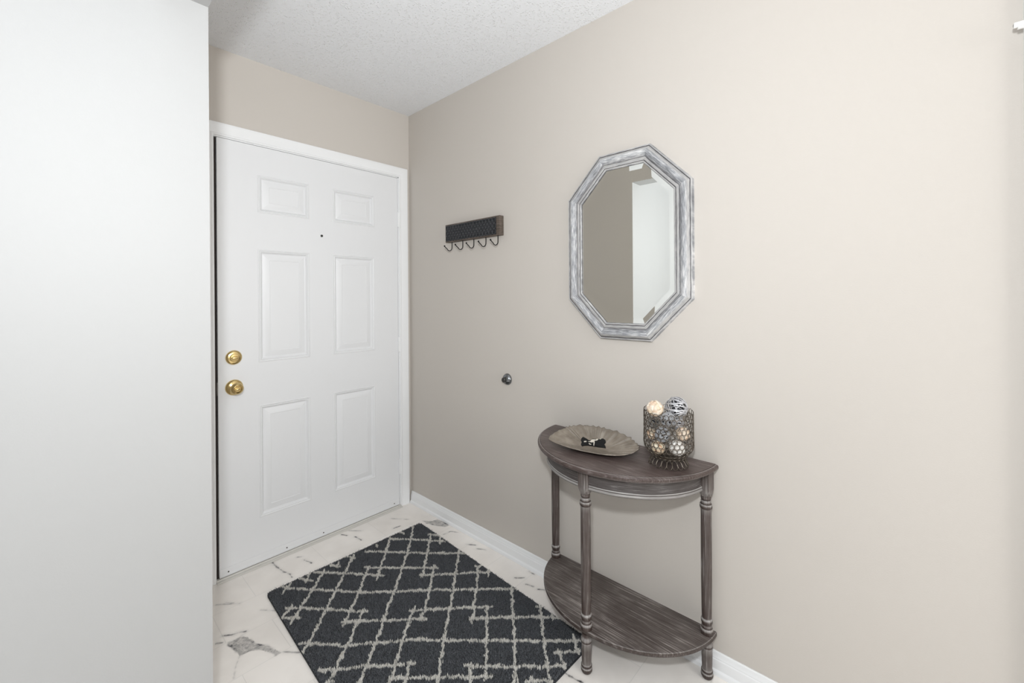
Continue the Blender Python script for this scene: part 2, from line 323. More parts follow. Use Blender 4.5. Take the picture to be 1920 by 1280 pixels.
def door():
    XL,XR,Z0,Z1=-1.027,-.0850,.014,2.0305
    fy=-.0005
    cols=[(-.861,-.617),(-.4935,-.243)]; rows=[(.226,.773),(.981,1.530),(1.708,1.892)]
    xs=[XL]+[v for c in cols for v in c]+[XR]; zs=[Z0]+[v for r in rows for v in r]+[Z1]
    b=MB()
    for i in range(len(xs)-1):
        for j in range(len(zs)-1):
            if i%2==1 and j%2==1: continue
            b.add([(xs[i],fy,zs[j]),(xs[i+1],fy,zs[j]),(xs[i+1],fy,zs[j+1]),(xs[i],fy,zs[j+1])],[(0,1,2,3)])
    prof=[(0,0),(.002,.0018),(.005,.0022),(.008,.0002),(.0095,-.001),(.012,.0004),(.014,-.0015),(.019,-.0075),(.023,-.0085),(.050,-.0015),(.0525,-.0012),(.054,-.0024)]
    for x0,x1 in cols:
        for z0,z1 in rows:
            vs=[]
            for d,h in prof: vs += [(x0+d,fy-h,z0+d),(x1-d,fy-h,z0+d),(x1-d,fy-h,z1-d),(x0+d,fy-h,z1-d)]
            fs=[(i*4+k,i*4+(k+1)%4,(i+1)*4+(k+1)%4,(i+1)*4+k) for i in range(len(prof)-1) for k in range(4)]
            e=(len(prof)-1)*4; fs.append((e,e+1,e+2,e+3)); b.add(vs,fs)
    # edges and back
    b.add([(XL,fy,Z0),(XR,fy,Z0),(XR,fy,Z1),(XL,fy,Z1),(XL,.044,Z0),(XR,.044,Z0),(XR,.044,Z1),(XL,.044,Z1)],
          [(0,4,5,1),(1,5,6,2),(2,6,7,3),(3,7,4,0),(4,7,6,5)])
    bm_me=b.me(ang=12)
    leaf=obj('door_1',bm_me,M_door,kind='structure',label='white six-panel entry door with brass deadbolt and knob',)
    # deadbolt
    d=MB(); d.lathe([(.0335,0),(.0335,.004),(.031,.008),(.028,.0105),(.0245,.0115),(.0185,.012),(.018,.017),(.0165,.019),(.008,.0195)],36,axis='y')
    for i,p in enumerate(d.v): d.v[i]=(p[0],-p[1],p[2])
    db=obj('deadbolt',d.me(),M_brass,leaf,(-.965,fy,1.016),label='round brass deadbolt')
    t=MB(); t.lathe([(.0155,.0175),(.0150,.026),(.012,.030),(.004,.031)],24,axis='y',sy=.42)
    for i,p in enumerate(t.v): t.v[i]=(p[0],-p[1],p[2])
    obj('thumb_turn',t.me(),M_brass,db)
    # knob
    k=MB(); k.lathe([(.0365,0),(.0365,.003),(.034,.007),(.029,.011),(.020,.013),(.013,.016),(.012,.026),(.016,.031),(.0235,.036),(.0270,.043),(.0265,.050),(.0215,.057),(.0155,.0595),(.013,.0575)],36,axis='y')
    for i,p in enumerate(k.v): k.v[i]=(p[0],-p[1],p[2])
    kb=obj('door_knob',k.me(),M_brass,leaf,(-.964,fy,.876),label='polished brass knob')
    t=MB(); t.lathe([(.010,.0565),(.010,.063),(.0085,.066),(.003,.067)],20,axis='y',sy=.45)
    for i,p in enumerate(t.v): t.v[i]=(p[0],-p[1],p[2])
    obj('turn_button',t.me(),M_brass,kb)
    # peephole
    p_=MB(); p_.lathe([(.0065,0),(.0062,.0025),(.0045,.003)],20,axis='y')
    for i,p in enumerate(p_.v): p_.v[i]=(p[0],-p[1],p[2])
    obj('peephole',p_.me(),simple('peephole_dark',(.03,.03,.028),.3,.5),leaf,(-.552,fy,1.626),label='small dark peephole')
    # latch edge plate
    l=MB(); l.box((-1.0285,.012,.845),(-1.0268,.036,.905)); l.box((-1.037,.017,.865),(-1.0285,.031,.888))
    obj('latch',l.me(smooth=False),M_steel,leaf,label='steel latch at the door edge')
    # sweep
    s=MB(); s.box((XL+.001,-.0028,.0135),(XR-.001,fy,.050)); s.box((XL+.001,-.0042,.0125),(XR-.001,-.0028,.017))
    sw=obj('door_sweep',s.me(smooth=False),M_door,leaf,label='white metal sweep strip'); bevel(sw,.001,2)
    for x in (-.992,-.739,-.554,-.122):
        q=MB(); q.lathe([(.0032,0),(.003,.0012),(.001,.0014)],12,axis='y')
        for i,p in enumerate(q.v): q.v[i]=(p[0],-p[1],p[2])
        obj('screw',q.me(),M_dark,sw,(x,-.0029,.029))
    # hinges
    for z in (1.773,1.002,.244):
        h=MB(); h.lathe([(.004,-.047),(.0062,-.045),(.0062,.045),(.004,.047)],14)
        for zz in (-.027,-.009,.009,.027): h.lathe([(.0066,zz-.0008),(.0066,zz+.0008)],14)
        h.box((-.006,.003,-.044),(.008,.0062,.044))
        obj('hinge',h.me(),M_trim,leaf,(-.0825,-.0055,z))
door()

# baseboards
def baseboard(name, pts, prof):
    """pts: run along the wall at floor level with the outward direction; prof (out, up)"""
    (a,b_,out)=pts; n=len(prof); vs=[]
    for p in (a,b_):
        for d,h in prof: vs.append((p[0]+out[0]*d,p[1]+out[1]*d,h))
    b=MB(); b.add(vs,[(i,i+1,n+i+1,n+i) for i in range(n-1)]+[tuple(range(n)),tuple(range(n,2*n))])
    return obj(name,b.me(ang=20),M_trim,kind='structure')
BP=[(0,0),(.019,0),(.019,.006),(.0175,.012),(.014,.0165),(.0125,.018),(.012,.045),(.0115,.048),(.0095,.051),(.0095,.054),(.0085,.056),(.0065,.062),(.006,.067),(.005,.0705),(.003,.0725),(0,.0725)]
baseboard('baseboard_right',((0,-.016,0),(0,-2.503,0),(-1,0)),BP)
baseboard('baseboard_left',((NX,-.002,0),(NX,NY,0),(1,0)),BP)
baseboard('baseboard_hall',((X0,NY,0),(NX-.001,NY,0),(0,-1)),BP)
# white trim standing at the right end of the beige wall
sbox('trim_4',[((-.018,-2.575,0),(0,-2.5130,2.3),0)],[M_trim],label='white vertical casing at the far right of the beige wall')

# ------------------------------------------------------------------ curtain rod (upper right corner)
def rod():
    t=empty('curtain_rod',(-.05,-2.497,1.899),label='white curtain rod with open round end at the top right corner of the wall',cat='curtain rod')
    b=MB(); b.tube([(0,0,0),(0,-.5,0)],.0045,14); obj('rod',b.me(),M_plastic,t)
    e=MB(); e.lathe([(.0052,-.012),(.0062,-.011),(.0062,.004),(.0048,.005),(.0040,.003),(.0038,-.004)],18,axis='y'); ec=obj('end_cap',e.me(),M_plastic,t); h=MB(); h.lathe([(.0036,.0052),(.0034,.0056)],16,axis='y'); obj('end_shade_disc',h.me(),simple('painted_hollow_shade',(.25,.25,.23),.8),ec)  # grey disc paints the shade inside the rod's open end
    k=MB(); k.box((.0475,-.040,-.020),(.0499,-.018,.010)); k.box((-.004,-.034,-.0105),(.0475,-.024,-.0075)); k.box((-.005,-.026,-.0098),(.005,-.001,-.0070))
    ko=obj('bracket',k.me(smooth=False),M_plastic,t); bevel(ko,.0012,2)
rod()

# ------------------------------------------------------------------ octagonal mirror
def mirror():
    cy,cz=-1.500,1.490
    t=empty('wall_mirror',(0,cy,cz),label='tall octagonal mirror with whitewashed grey wooden frame above the half-round table',cat='mirror')
    base=[(.108,.372),(.2625,.2125),(.2625,-.2125),(.108,-.372),(-.108,-.372),(-.2625,-.2125),(-.2625,.2125),(-.108,.372)]
    def off(d):
        P=[Vector(p) for p in base]; n=8; lines=[]
        for i in range(n):
            a,b=P[i],P[(i+1)%n]; e=(b-a).normalized(); nr=Vector((e.y,-e.x))
            if nr.dot(a)>0: nr=-nr
            lines.append((a+nr*d,e))
        out=[]
        for i in range(n):
            (p,e),(q,g)=lines[i-1],lines[i]
            den=e.x*g.y-e.y*g.x; tt=((q.x-p.x)*g.y-(q.y-p.y)*g.x)/den; out.append(p+e*tt)
        return out
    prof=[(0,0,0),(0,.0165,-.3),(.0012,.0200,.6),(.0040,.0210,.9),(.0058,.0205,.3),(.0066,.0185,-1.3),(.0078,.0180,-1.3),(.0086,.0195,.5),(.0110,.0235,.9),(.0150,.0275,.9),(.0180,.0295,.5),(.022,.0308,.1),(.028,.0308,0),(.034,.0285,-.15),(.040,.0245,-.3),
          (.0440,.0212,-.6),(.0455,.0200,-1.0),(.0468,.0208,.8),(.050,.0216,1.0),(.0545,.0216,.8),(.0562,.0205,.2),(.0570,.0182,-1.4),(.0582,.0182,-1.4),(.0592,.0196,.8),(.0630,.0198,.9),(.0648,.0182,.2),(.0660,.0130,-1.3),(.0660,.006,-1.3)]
    rings=[off(p[0]) for p in prof]; m=bpy.data.meshes.new('frame'); vs=[]; fs=[]; uvs=[]; rub=[]
    SUB=6
    for s in range(8):                       # each mitred side is its own strip, uv runs along it
        Ls=(rings[0][s]-rings[0][(s+1)%8]).length
        for i,(d,h,rb) in enumerate(prof):
            a,b=rings[i][s],rings[i][(s+1)%8]
            for k in range(SUB+1):
                q=a.lerp(b,k/SUB); vs.append((-h,q.x,q.y)); uvs.append((s*1.7+(q-rings[0][s]).dot((rings[0][(s+1)%8]-rings[0][s]).normalized()), d+s*.31))
                endw=(1 if k in (0,SUB) else 0)
                rub.append(max(-1,min(1,rb*.85+.25*endw*(random.random()-.3))))
        o=s*len(prof)*(SUB+1)
        for i in range(len(prof)-1):
            for k in range(SUB):
                p=o+i*(SUB+1)+k; fs.append((p,p+1,p+SUB+2,p+SUB+1))
    m.from_pydata(vs,[],fs); uvl=m.uv_layers.new(name='UVMap')
    for lp in m.loops: uvl.data[lp.index].uv=uvs[lp.vertex_index]
    a=m.attributes.new('rub','FLOAT','POINT'); a.data.foreach_set('value',rub)
    m.shade_smooth(); m.set_sharp_from_angle(angle=math.radians(38))
    obj('frame',m,M_frame,t)
    g=MB(); o1=off(.0650); o2=off(.0650+.020)
    vs=[(-.0112,p.x,p.y) for p in o1]+[(-.0098,p.x,p.y) for p in o2]+[(-.0098,p.x,p.y) for p in o2]
    g.add(vs,[(i,(i+1)%8,8+(i+1)%8,8+i) for i in range(8)]+[tuple(range(16,24))])
    obj('mirror_glass',g.me(smooth=False),M_glassm,t,label='bevelled mirror glass')
    bk=MB(); P=off(.006); vs=[(-.001,p.x,p.y) for p in P]+[(-.008,p.x,p.y) for p in P]
    bk.add(vs,[tuple(range(8)),tuple(range(8,16))]+[(i,(i+1)%8,8+(i+1)%8,8+i) for i in range(8)])
    obj('back_panel',bk.me(smooth=False),M_hookwood,t)
mirror()

# ------------------------------------------------------------------ hook rack
def hooks():
    t=empty('hook_rack',(0,-.6165,1.648),label='short dark wooden hook rack with embossed metal face and five hooks left of the mirror',cat='coat hooks')
    hy,hz=.2145,.0495
    b=MB(); b.box((-.030,-hy,-hz),(0,hy,hz)); bo=obj('backboard',b.me(smooth=False),M_hookwood,t); bevel(bo,.0025,2)
    p=MB(); py0,py1,pz0,pz1=-.190,.2055,-.0435,.0425
    p.box((-.0315,py0,pz0),(-.029,py1,pz1))
    po=obj('metal_face',p.me(),simple('blackened_pewter',(.028,.030,.034),.45,.6),t,label='dark embossed metal face')
    p=MB()
    for j in range(3):
        for i in range(17):
            for sh in (0,1):
                y=py0+.013+i*.0235+(.01175 if sh else 0); z=pz0+.0145+j*.0285+(.01425 if sh else 0)
                if y>py1-.006 or z>pz1-.004: continue
                R=.0135; pts=[(-.0325,y+R*math.cos(a),z+R*math.sin(a)) for a in [2*PI*q/16 for q in range(16)]]
                p.tube([(x_,max(py0+.001,min(py1-.001,yy)),max(pz0+.001,min(pz1-.001,zz))) for x_,yy,zz in pts],.0014,6,closed=True)
    obj('ring_relief',p.me(),simple('worn_pewter',(.11,.115,.125),.35,.8),po)
    for y in (-.453,-.545,-.634,-.726,-.813):
        y0=y+.6165; h=MB(); zc=-.0815
        pts=[(-.024,y0,-.044),(-.024,y0,-.070)]
        for q in range(1,10):
            a=PI+PI*.80*q/9; 
            pts.append((-.024-.019*(1-math.cos(a-PI)),y0,-.078+.022*math.sin(a)*1.0))
        pts += [(-.074,y0,-.080)]
        h.tube(pts,.0024,8); c=Vector((-.0765,y0,-.0765))
        h.lathe([(.0008,-.0046),(.0032,-.0036),(.0046,0),(.0032,.0036),(.0008,.0046)],12,o=tuple(c))
        obj('hook',h.me(),M_black,t)
hooks()

# ------------------------------------------------------------------ wall door stop
def stop():
    t=empty('door_stop',(0,-.850,.880),label='round pewter wall door stop low on the beige wall below the hook rack',cat='door stop')
    b=MB(); b.lathe([(.0285,0),(.0285,-.003),(.026,-.009),(.021,-.0145),(.0155,-.0175),(.0125,-.019),(.0115,-.024)],32,axis='x'); obj('base',b.me(),simple('brushed_pewter',(.22,.23,.24),.25,1.0),t)
    b=MB(); b.lathe([(.0115,-.019),(.0125,-.022),(.0125,-.031),(.010,-.034),(.006,-.035)],24,axis='x'); obj('bumper',b.me(),M_rubber,t,label='black rubber bumper')
stop()

# ------------------------------------------------------------------ half-round console table
TY=-1.497; TX=-.019; ZT=.7195
def half(rx,ry,n=48,x0=TX):          # half outline from back corner to back corner
    return [(x0-rx*math.sin(PI*i/n), TY+ry*math.cos(PI*i/n)) for i in range(n+1)]
def half_slab(b, prof, n=56, rub=None):        # prof: (inset, z) closed outline of the edge, top first
    rows=[]; 
    for d,z in prof:
        rx,ry=TRX-d,TRY-d; pts=half(rx,ry,n); rows.append([(x,y,z) for x,y in pts])
    vs=[p for r in rows for p in r]; m=n+1
    fs=[(i*m+k,i*m+k+1,(i+1)*m+k+1,(i+1)*m+k) for i in range(len(rows)-1) for k in range(n)]
    fs.append(tuple(range(m))); e=(len(rows)-1)*m; fs.append(tuple(e+k for k in range(m))[::-1])
    # flat back
    for i in range(len(rows)-1): fs.append((i*m,(i+1)*m,(i+1)*m+n,i*m+n))
    b.add(vs,fs,0,[rub[i//m] if rub else 0 for i in range(len(vs))])
t_table=empty('console_table',(TX-.15,TY,0),label='half-round console table in distressed brown-grey wood with turned legs and a lower shelf',cat='table')
OFF=(-(TX-.15),-TY,0)
def tpart(name, me, m, **k): return obj(name,me,m,t_table,OFF,**k)
TRX,TRY=.332,.346
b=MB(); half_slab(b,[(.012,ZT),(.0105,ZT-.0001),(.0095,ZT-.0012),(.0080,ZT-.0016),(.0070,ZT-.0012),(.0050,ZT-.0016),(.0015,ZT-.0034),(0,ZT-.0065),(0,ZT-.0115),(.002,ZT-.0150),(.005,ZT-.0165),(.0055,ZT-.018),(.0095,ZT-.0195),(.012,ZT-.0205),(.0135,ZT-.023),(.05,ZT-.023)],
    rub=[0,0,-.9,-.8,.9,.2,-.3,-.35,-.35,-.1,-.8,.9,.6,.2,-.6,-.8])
tpart('tabletop',b.me(ang=30,rub=True),M_top)
def shell(b,rows,t=.016,n=56):
    """apron: curved board of thickness t; rows (radial offset from R, z, rub)"""
    RX,RY=.288,.307; m=n+1; vs=[]; rb=[]
    for d,z,r in rows:
        for x,y in half(RX+d,RY+d,n): vs.append((x,y,z)); rb.append(r)
    fs=[(i*m+k,i*m+k+1,(i+1)*m+k+1,(i+1)*m+k) for i in range(len(rows)-1) for k in range(n)]
    b.add(vs,fs,0,rb)
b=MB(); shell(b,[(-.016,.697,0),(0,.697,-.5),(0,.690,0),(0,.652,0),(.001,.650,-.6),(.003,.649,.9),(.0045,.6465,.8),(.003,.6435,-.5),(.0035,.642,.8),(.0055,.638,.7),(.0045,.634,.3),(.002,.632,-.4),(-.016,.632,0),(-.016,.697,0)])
tpart('apron',b.me(ang=30,rub=True),M_apron,label='curved apron with a beaded lower edge')
b=MB(); b.box((TX-.014,TY-.30,.632),(TX,TY+.30,.697)); tpart('back_rail',b.me(smooth=False),M_hookwood)
ZS=.1505; TRX,TRY=.293,.337
b=MB(); half_slab(b,[(.003,ZS),(.001,ZS-.001),(0,ZS-.003),(0,ZS-.013),(.002,ZS-.0155),(.02,ZS-.0155)],rub=[0,.5,-.55,-.65,-.6,-.6])
tpart('shelf',b.me(ang=30,rub=True),M_shelf,label='half-round lower shelf')
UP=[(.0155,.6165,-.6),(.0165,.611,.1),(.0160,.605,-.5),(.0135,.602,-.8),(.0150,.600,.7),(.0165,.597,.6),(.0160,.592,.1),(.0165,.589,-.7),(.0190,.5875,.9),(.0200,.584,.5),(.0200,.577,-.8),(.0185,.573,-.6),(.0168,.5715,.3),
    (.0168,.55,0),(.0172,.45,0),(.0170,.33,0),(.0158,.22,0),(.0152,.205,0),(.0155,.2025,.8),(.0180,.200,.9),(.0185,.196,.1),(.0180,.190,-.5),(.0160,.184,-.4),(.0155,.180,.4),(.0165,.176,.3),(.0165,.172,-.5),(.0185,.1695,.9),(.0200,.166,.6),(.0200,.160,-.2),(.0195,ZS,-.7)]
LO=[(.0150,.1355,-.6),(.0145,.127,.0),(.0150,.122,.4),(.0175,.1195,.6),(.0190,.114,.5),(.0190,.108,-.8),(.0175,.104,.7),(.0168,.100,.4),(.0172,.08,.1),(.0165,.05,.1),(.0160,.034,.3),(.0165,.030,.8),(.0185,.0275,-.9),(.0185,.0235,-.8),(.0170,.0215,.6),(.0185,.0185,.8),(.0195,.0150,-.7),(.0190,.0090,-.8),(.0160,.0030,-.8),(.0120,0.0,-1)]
def leg(x,y,facing):
    b=MB(); b.lathe([(r,z) for r,z,_ in UP],28,rub=[q for *_,q in UP]); b.lathe([(r,z) for r,z,_ in LO],28,rub=[q for *_,q in LO])
    # block at the apron: chamfered square tapering to the turning
    def ring(w,c,z,ang):
        P=[(w,w-c),(w-c,w),(-w+c,w),(-w,w-c),(-w,-w+c),(-w+c,-w),(w-c,-w),(w,-w+c)]
        ca,sa=math.cos(ang),math.sin(ang); return [(p[0]*ca-p[1]*sa,p[0]*sa+p[1]*ca,z) for p in P]
    vs=[]; rb=[]
    for w,c,z,q in ((.0195,.003,.698,0),(.0195,.003,.640,.15),(.0190,.005,.630,.3),(.0168,.009,.6165,.2),(.012,.006,.612,0)): vs+=ring(w,c,z,facing); rb+=[q]*8
    fs=[(i*8+k,i*8+(k+1)%8,(i+1)*8+(k+1)%8,(i+1)*8+k) for i in range(4) for k in range(8)]+[tuple(range(8)),tuple(range(32,40))[::-1]]
    b.add(vs,fs,0,rb)
    o=obj('leg',b.me(ang=32,rub=True),M_leg,t_table,(OFF[0]+x,OFF[1]+y,0))
leg(-.300,-1.497,0); leg(-.0445,-1.176,.1); leg(-.0445,-1.810,-.1)

# ------------------------------------------------------------------ scalloped dish on the table
M_dish=None
def dish_mat():
    m,nt,p=mat('champagne_metal'); p.inputs['Metallic'].default_value=.75; p.inputs['Roughness'].default_value=.27
    tc=N(nt,'ShaderNodeTexCoord'); n=N(nt,'ShaderNodeTexNoise',i_Scale=28.0,i_Detail=5.0); L(nt,tc.outputs['Object'],n.inputs['Vector'])
    r=N(nt,'ShaderNodeValToRGB'); r.color_ramp.elements[0].position=.3; r.color_ramp.elements[0].color=(.27,.235,.195,1); r.color_ramp.elements[1].position=.7; r.color_ramp.elements[1].color=(.46,.415,.36,1)
    L(nt,n.outputs[0],r.inputs[0]); L(nt,r.outputs[0],p.inputs['Base Color']); return m
def dish():
    ctrl=[(-.262,-1.312,.749),(-.215,-1.297,.757),(-.150,-1.305,.765),(-.095,-1.328,.768),(-.066,-1.385,.769),(-.060,-1.470,.768),(-.080,-1.545,.764),(-.121,-1.608,.752),(-.171,-1.603,.741),(-.222,-1.560,.738),(-.252,-1.480,.738),(-.266,-1.390,.741)]
    n=len(ctrl); P=[Vector(c) for c in ctrl]; out=[]
    def cr(a,b,c,d,t): return .5*((2*b)+(-a+c)*t+(2*a-5*b+4*c-d)*t*t+(-a+3*b-3*c+d)*t**3)
    S=22
    for i in range(n):
        for k in range(S): out.append(cr(P[i-1],P[i],P[(i+1)%n],P[(i+2)%n],k/S))
    c=Vector((-.165,-1.452,ZT+.004)); m=len(out); levels=[(1.0,1.0),(.965,.95),(.90,.86),(.80,.70),(.68,.50),(.54,.28),(.38,.10),(.2,.02)]
    b=MB(); vs=[]; 
    nf=34
    for li,(s,hh) in enumerate(levels):
        for i,q in enumerate(out):
            ph=(i/m*nf+.35*math.sin(i*.13))%1.0; rib=(abs(2*ph-1)**1.3)*(1+.5*math.sin(int(i/m*nf)*2.3))          # fluted, sharp ridges
            far=max(0,min(1,(q.x+.24)/.14)); amp=.10+.90*far
            ext=1+(.035*amp*(rib-.5) if li<2 else 0)
            x=c.x+(q.x-c.x)*s*ext; y=c.y+(q.y-c.y)*s*ext; z=c.z+(q.z-c.z)*hh+.0035*amp*(rib-.5)*min(1,s*1.4-.3)
            vs.append((x,y,z))
    vs.append((c.x,c.y,c.z)); e=len(levels)*m
    fs=[(i*m+k,i*m+(k+1)%m,(i+1)*m+(k+1)%m,(i+1)*m+k) for i in range(len(levels)-1) for k in range(m)]
    fs+=[((len(levels)-1)*m+k,(len(levels)-1)*m+(k+1)%m,e) for k in range(m)]
    vs=[(x-c.x,y-c.y,z-ZT) for x,y,z in vs]
    b.add(vs,fs); me=b.me(ang=60)
    o=obj('decorative_dish',me,dish_mat(),None,(c.x,c.y,ZT),label='oval fluted champagne metal dish on the half-round table',cat='dish')
    so=o.modifiers.new('solid','SOLIDIFY'); so.thickness=.0022; so.offset=-1 if me.polygons[0].normal.z>0 else 1
dish()
def bow():   # small black bow-shaped item lying in the dish
    t=empty('black_bow_ornament',(-.186,-1.459,.7440),label='small black bow-shaped ornament with pale markings lying in the metal dish',cat='ornament')
    R=Matrix.Rotation(math.radians(14),3,'Y')@Matrix.Identity(3)
    ax=Vector((.34,-.93,.085)).normalized(); up=Vector((.60,.19,.78)).normalized(); up=(up-ax*up.dot(ax)).normalized(); nr=ax.cross(up)
    out=[(-.042,.020),(-.036,.026),(-.028,.022),(-.018,.014),(-.008,.013),(-.002,.019),(.010,.019),(.024,.020),(.034,.022),(.040,.018),(.042,.008),(.037,0),(.041,-.006),(.043,-.015),(.034,-.014),(.020,-.013),(.008,-.011),(-.006,-.009),(-.018,-.008),(-.030,-.009),(-.038,-.012),(-.042,-.006),(-.040,.004),(-.044,.012)]
    def W(u,v,h): p=ax*u+up*v-nr*h if nr.x>0 else ax*u+up*v+nr*h; return (p.x,p.y,p.z)
    out=[(u*1.10,v*.95) for u,v in out]; b=MB(); n=len(out); cx=0; vs=[W(u,v,0) for u,v in out]+[W(u*.97,v*.94,.006+.002*math.cos(u*170)) for u,v in out]+[W(u*.7,v*.7,.009) for u,v in out]
    fs=[tuple(range(n))[::-1],tuple(range(2*n,3*n))]+[(j*n+i,j*n+(i+1)%n,(j+1)*n+(i+1)%n,(j+1)*n+i) for j in range(2) for i in range(n)]
    b.add(vs,fs); obj('body',b.me(ang=30),simple('black_fabric',(.004,.004,.004),.95),t)
    M_mark=simple('pale_marking',(.55,.51,.44),.5)
    q=MB()
    for poly in ([(-.033,.002),(-.024,.003),(-.024,.007),(-.033,.006)],[(-.019,.005),(-.010,.006),(-.004,.013),(.006,.014),(.006,.004),(-.004,.002)],[(.006,.009),(.015,.010),(.020,.015),(.016,.0165),(.010,.013),(.006,.013)],
                 [(.003,.005),(.007,.005),(.0055,-.009),(.003,-.009)],[(-.015,-.001),(-.012,-.006),(-.006,-.006),(-.005,-.004),(-.011,-.003),(-.013,0)],[(.024,.015),(.029,.016),(.029,.0175),(.024,.0165)]):
        k=len(poly); vs=[W(u,v,.0075) for u,v in poly]+[W(u,v,.0105) for u,v in poly]
        q.add(vs,[tuple(range(k))[::-1],tuple(range(k,2*k))]+[(i,(i+1)%k,k+(i+1)%k,k+i) for i in range(k)])
    obj('marking',q.me(smooth=False),M_mark,t,label='pale abstract markings')
bow()

# ------------------------------------------------------------------ wire basket and its decorative balls
BX,BY=-.1225,-1.7145
def basket():
    t=empty('wire_basket',(BX,BY,ZT),label='round bronze basket made of linked wire rings on the half-round table',cat='basket')
    M_wire=simple('bronze_wire',(.13,.11,.09),.4,.8)
    b=MB()
    def rad(z):                       # z above table
        if z<.030: return .052+.0*z
        if z<.075:
            s=(z-.030)/.045; return .056+.024*math.sin(s*PI/2)
        return .080-.001*math.sin((z-.075)*20)
    def ringat(a,z,tilt,R,rr,rx=1.0,rz=1.0):
        er=Vector((math.cos(a),math.sin(a),0)); et=Vector((-math.sin(a),math.cos(a),0)); ev=(Vector((0,0,1))*math.cos(tilt)+er*math.sin(tilt))
        c=er*rad0+Vector((0,0,z)); pts=[c+et*(R*rx*math.cos(q))+ev*(R*rz*math.sin(q)) for q in [2*PI*k/14 for k in range(14)]]
        b.tube(pts,rr,5,closed=True)
    rows=[.038,.052,.067,.082,.0975,.113,.1285,.144,.1595,.175]
    for j,z in enumerate(rows):
        rad0=rad(z); n=30 if z>.06 else 26; tl=math.atan2(rad(z+.005)-rad(z-.005),.01)
        for i in range(n):
            a=2*PI*(i+(.5 if j%2 else 0))/n
            ringat(a,z+.0012*math.sin(3*a+j),tl,.0086,.00095,rx=.97*(rad0/.080)*(30/n),rz=.98)
    n=21; rad0=.0570
    for i in range(n): ringat(2*PI*i/n,.0150,-.55,.0145,.0014,rx=.60)
    for r,z in ((.0535,.0300),(.0560,.0325)):
        b.tube([(r*math.cos(q),r*math.sin(q),z) for q in [2*PI*k/48 for k in range(48)]],.0012,6,closed=True)
    obj('wire_mesh',b.me(),M_wire,t)
    p=MB(); p.lathe([(.053,.0305),(.055,.0315),(.053,.0325)],40); obj('floor_plate',p.me(),M_wire,t)
basket()

def shell_mat(name,c1,c2,c3):
    m,nt,p=mat(name); tc=N(nt,'ShaderNodeTexCoord'); v=N(nt,'ShaderNodeTexVoronoi',i_Scale=95.0); L(nt,tc.outputs['Object'],v.inputs['Vector'])
    sp=N(nt,'ShaderNodeSeparateColor'); L(nt,v.outputs['Color'],sp.inputs[0])
    r=N(nt,'ShaderNodeValToRGB'); e=r.color_ramp.elements; e[0].color=(*c1,1); e[1].color=(*c2,1); n=e.new(.25); n.color=(*c3,1); L(nt,sp.outputs[0],r.inputs[0])
    L(nt,r.outputs[0],p.inputs['Base Color']); p.inputs['Roughness'].default_value=.55
    b=N(nt,'ShaderNodeBump',i_Strength=.9,i_Distance=.004,invert=True); L(nt,v.outputs['Distance'],b.inputs['Height']); L(nt,b.outputs[0],p.inputs['Normal'])
    return m
M_cream=shell_mat('cream_chips',(.80,.68,.50),(.88,.80,.68),(.70,.52,.38))
M_whitec=shell_mat('white_shells',(.80,.79,.74),(.90,.89,.86),(.62,.58,.54))
M_brownc=shell_mat('brown_cream_chips',(.78,.66,.46),(.60,.36,.22),(.84,.76,.60))
M_vine=simple('grey_vine',(.34,.345,.36),.5)
M_vined=simple('dark_vine',(.20,.19,.175),.6)
M_silver=simple('silver_strap',(.52,.52,.54),.4,.35)
M_core=simple('dark_core',(.02,.02,.024),.8)
def chips_mesh(r,seed):
    bm=bmesh.new(); bmesh.ops.create_icosphere(bm,subdivisions=4,radius=r); rs=random.Random(seed)
    cs=[Vector((rs.gauss(0,1),rs.gauss(0,1),rs.gauss(0,1))).normalized() for _ in range(70)]; hs=[rs.uniform(.90,1.02) for _ in cs]
    for v in bm.verts:
        d=v.co.normalized(); ds=sorted(((d-c).length,i) for i,c in enumerate(cs))[:2]
        edge=min(1,(ds[1][0]-ds[0][0])/.10); v.co=d*r*(.90*(1-edge)+hs[ds[0][1]]*edge)
    m=bpy.data.meshes.new('chips'); bm.to_mesh(m); bm.free(); m.shade_smooth(); return m
def vine_mesh(r,seed,n=16,w=.0016):
    rs=random.Random(seed); b=MB()
    for _ in range(n):
        ax=Vector((rs.gauss(0,1),rs.gauss(0,1),rs.gauss(0,1))).normalized(); u=ax.orthogonal().normalized(); v=ax.cross(u)
        off=rs.uniform(-.55,.55); rr=math.sqrt(1-off*off); k1,k2=rs.randint(2,5),rs.uniform(0,6)
        pts=[(ax*off+(u*math.cos(q)+v*math.sin(q))*rr).normalized()*(r-w)*(1-.05*math.sin(k1*q+k2)**2)+ax*(.08*r*math.sin(k1*q+k2)) for q in [2*PI*k/26 for k in range(26)]]
        b.tube([p if p.length<=r-w else p.normalized()*(r-w) for p in pts],w,5,closed=True)
    return b.me()
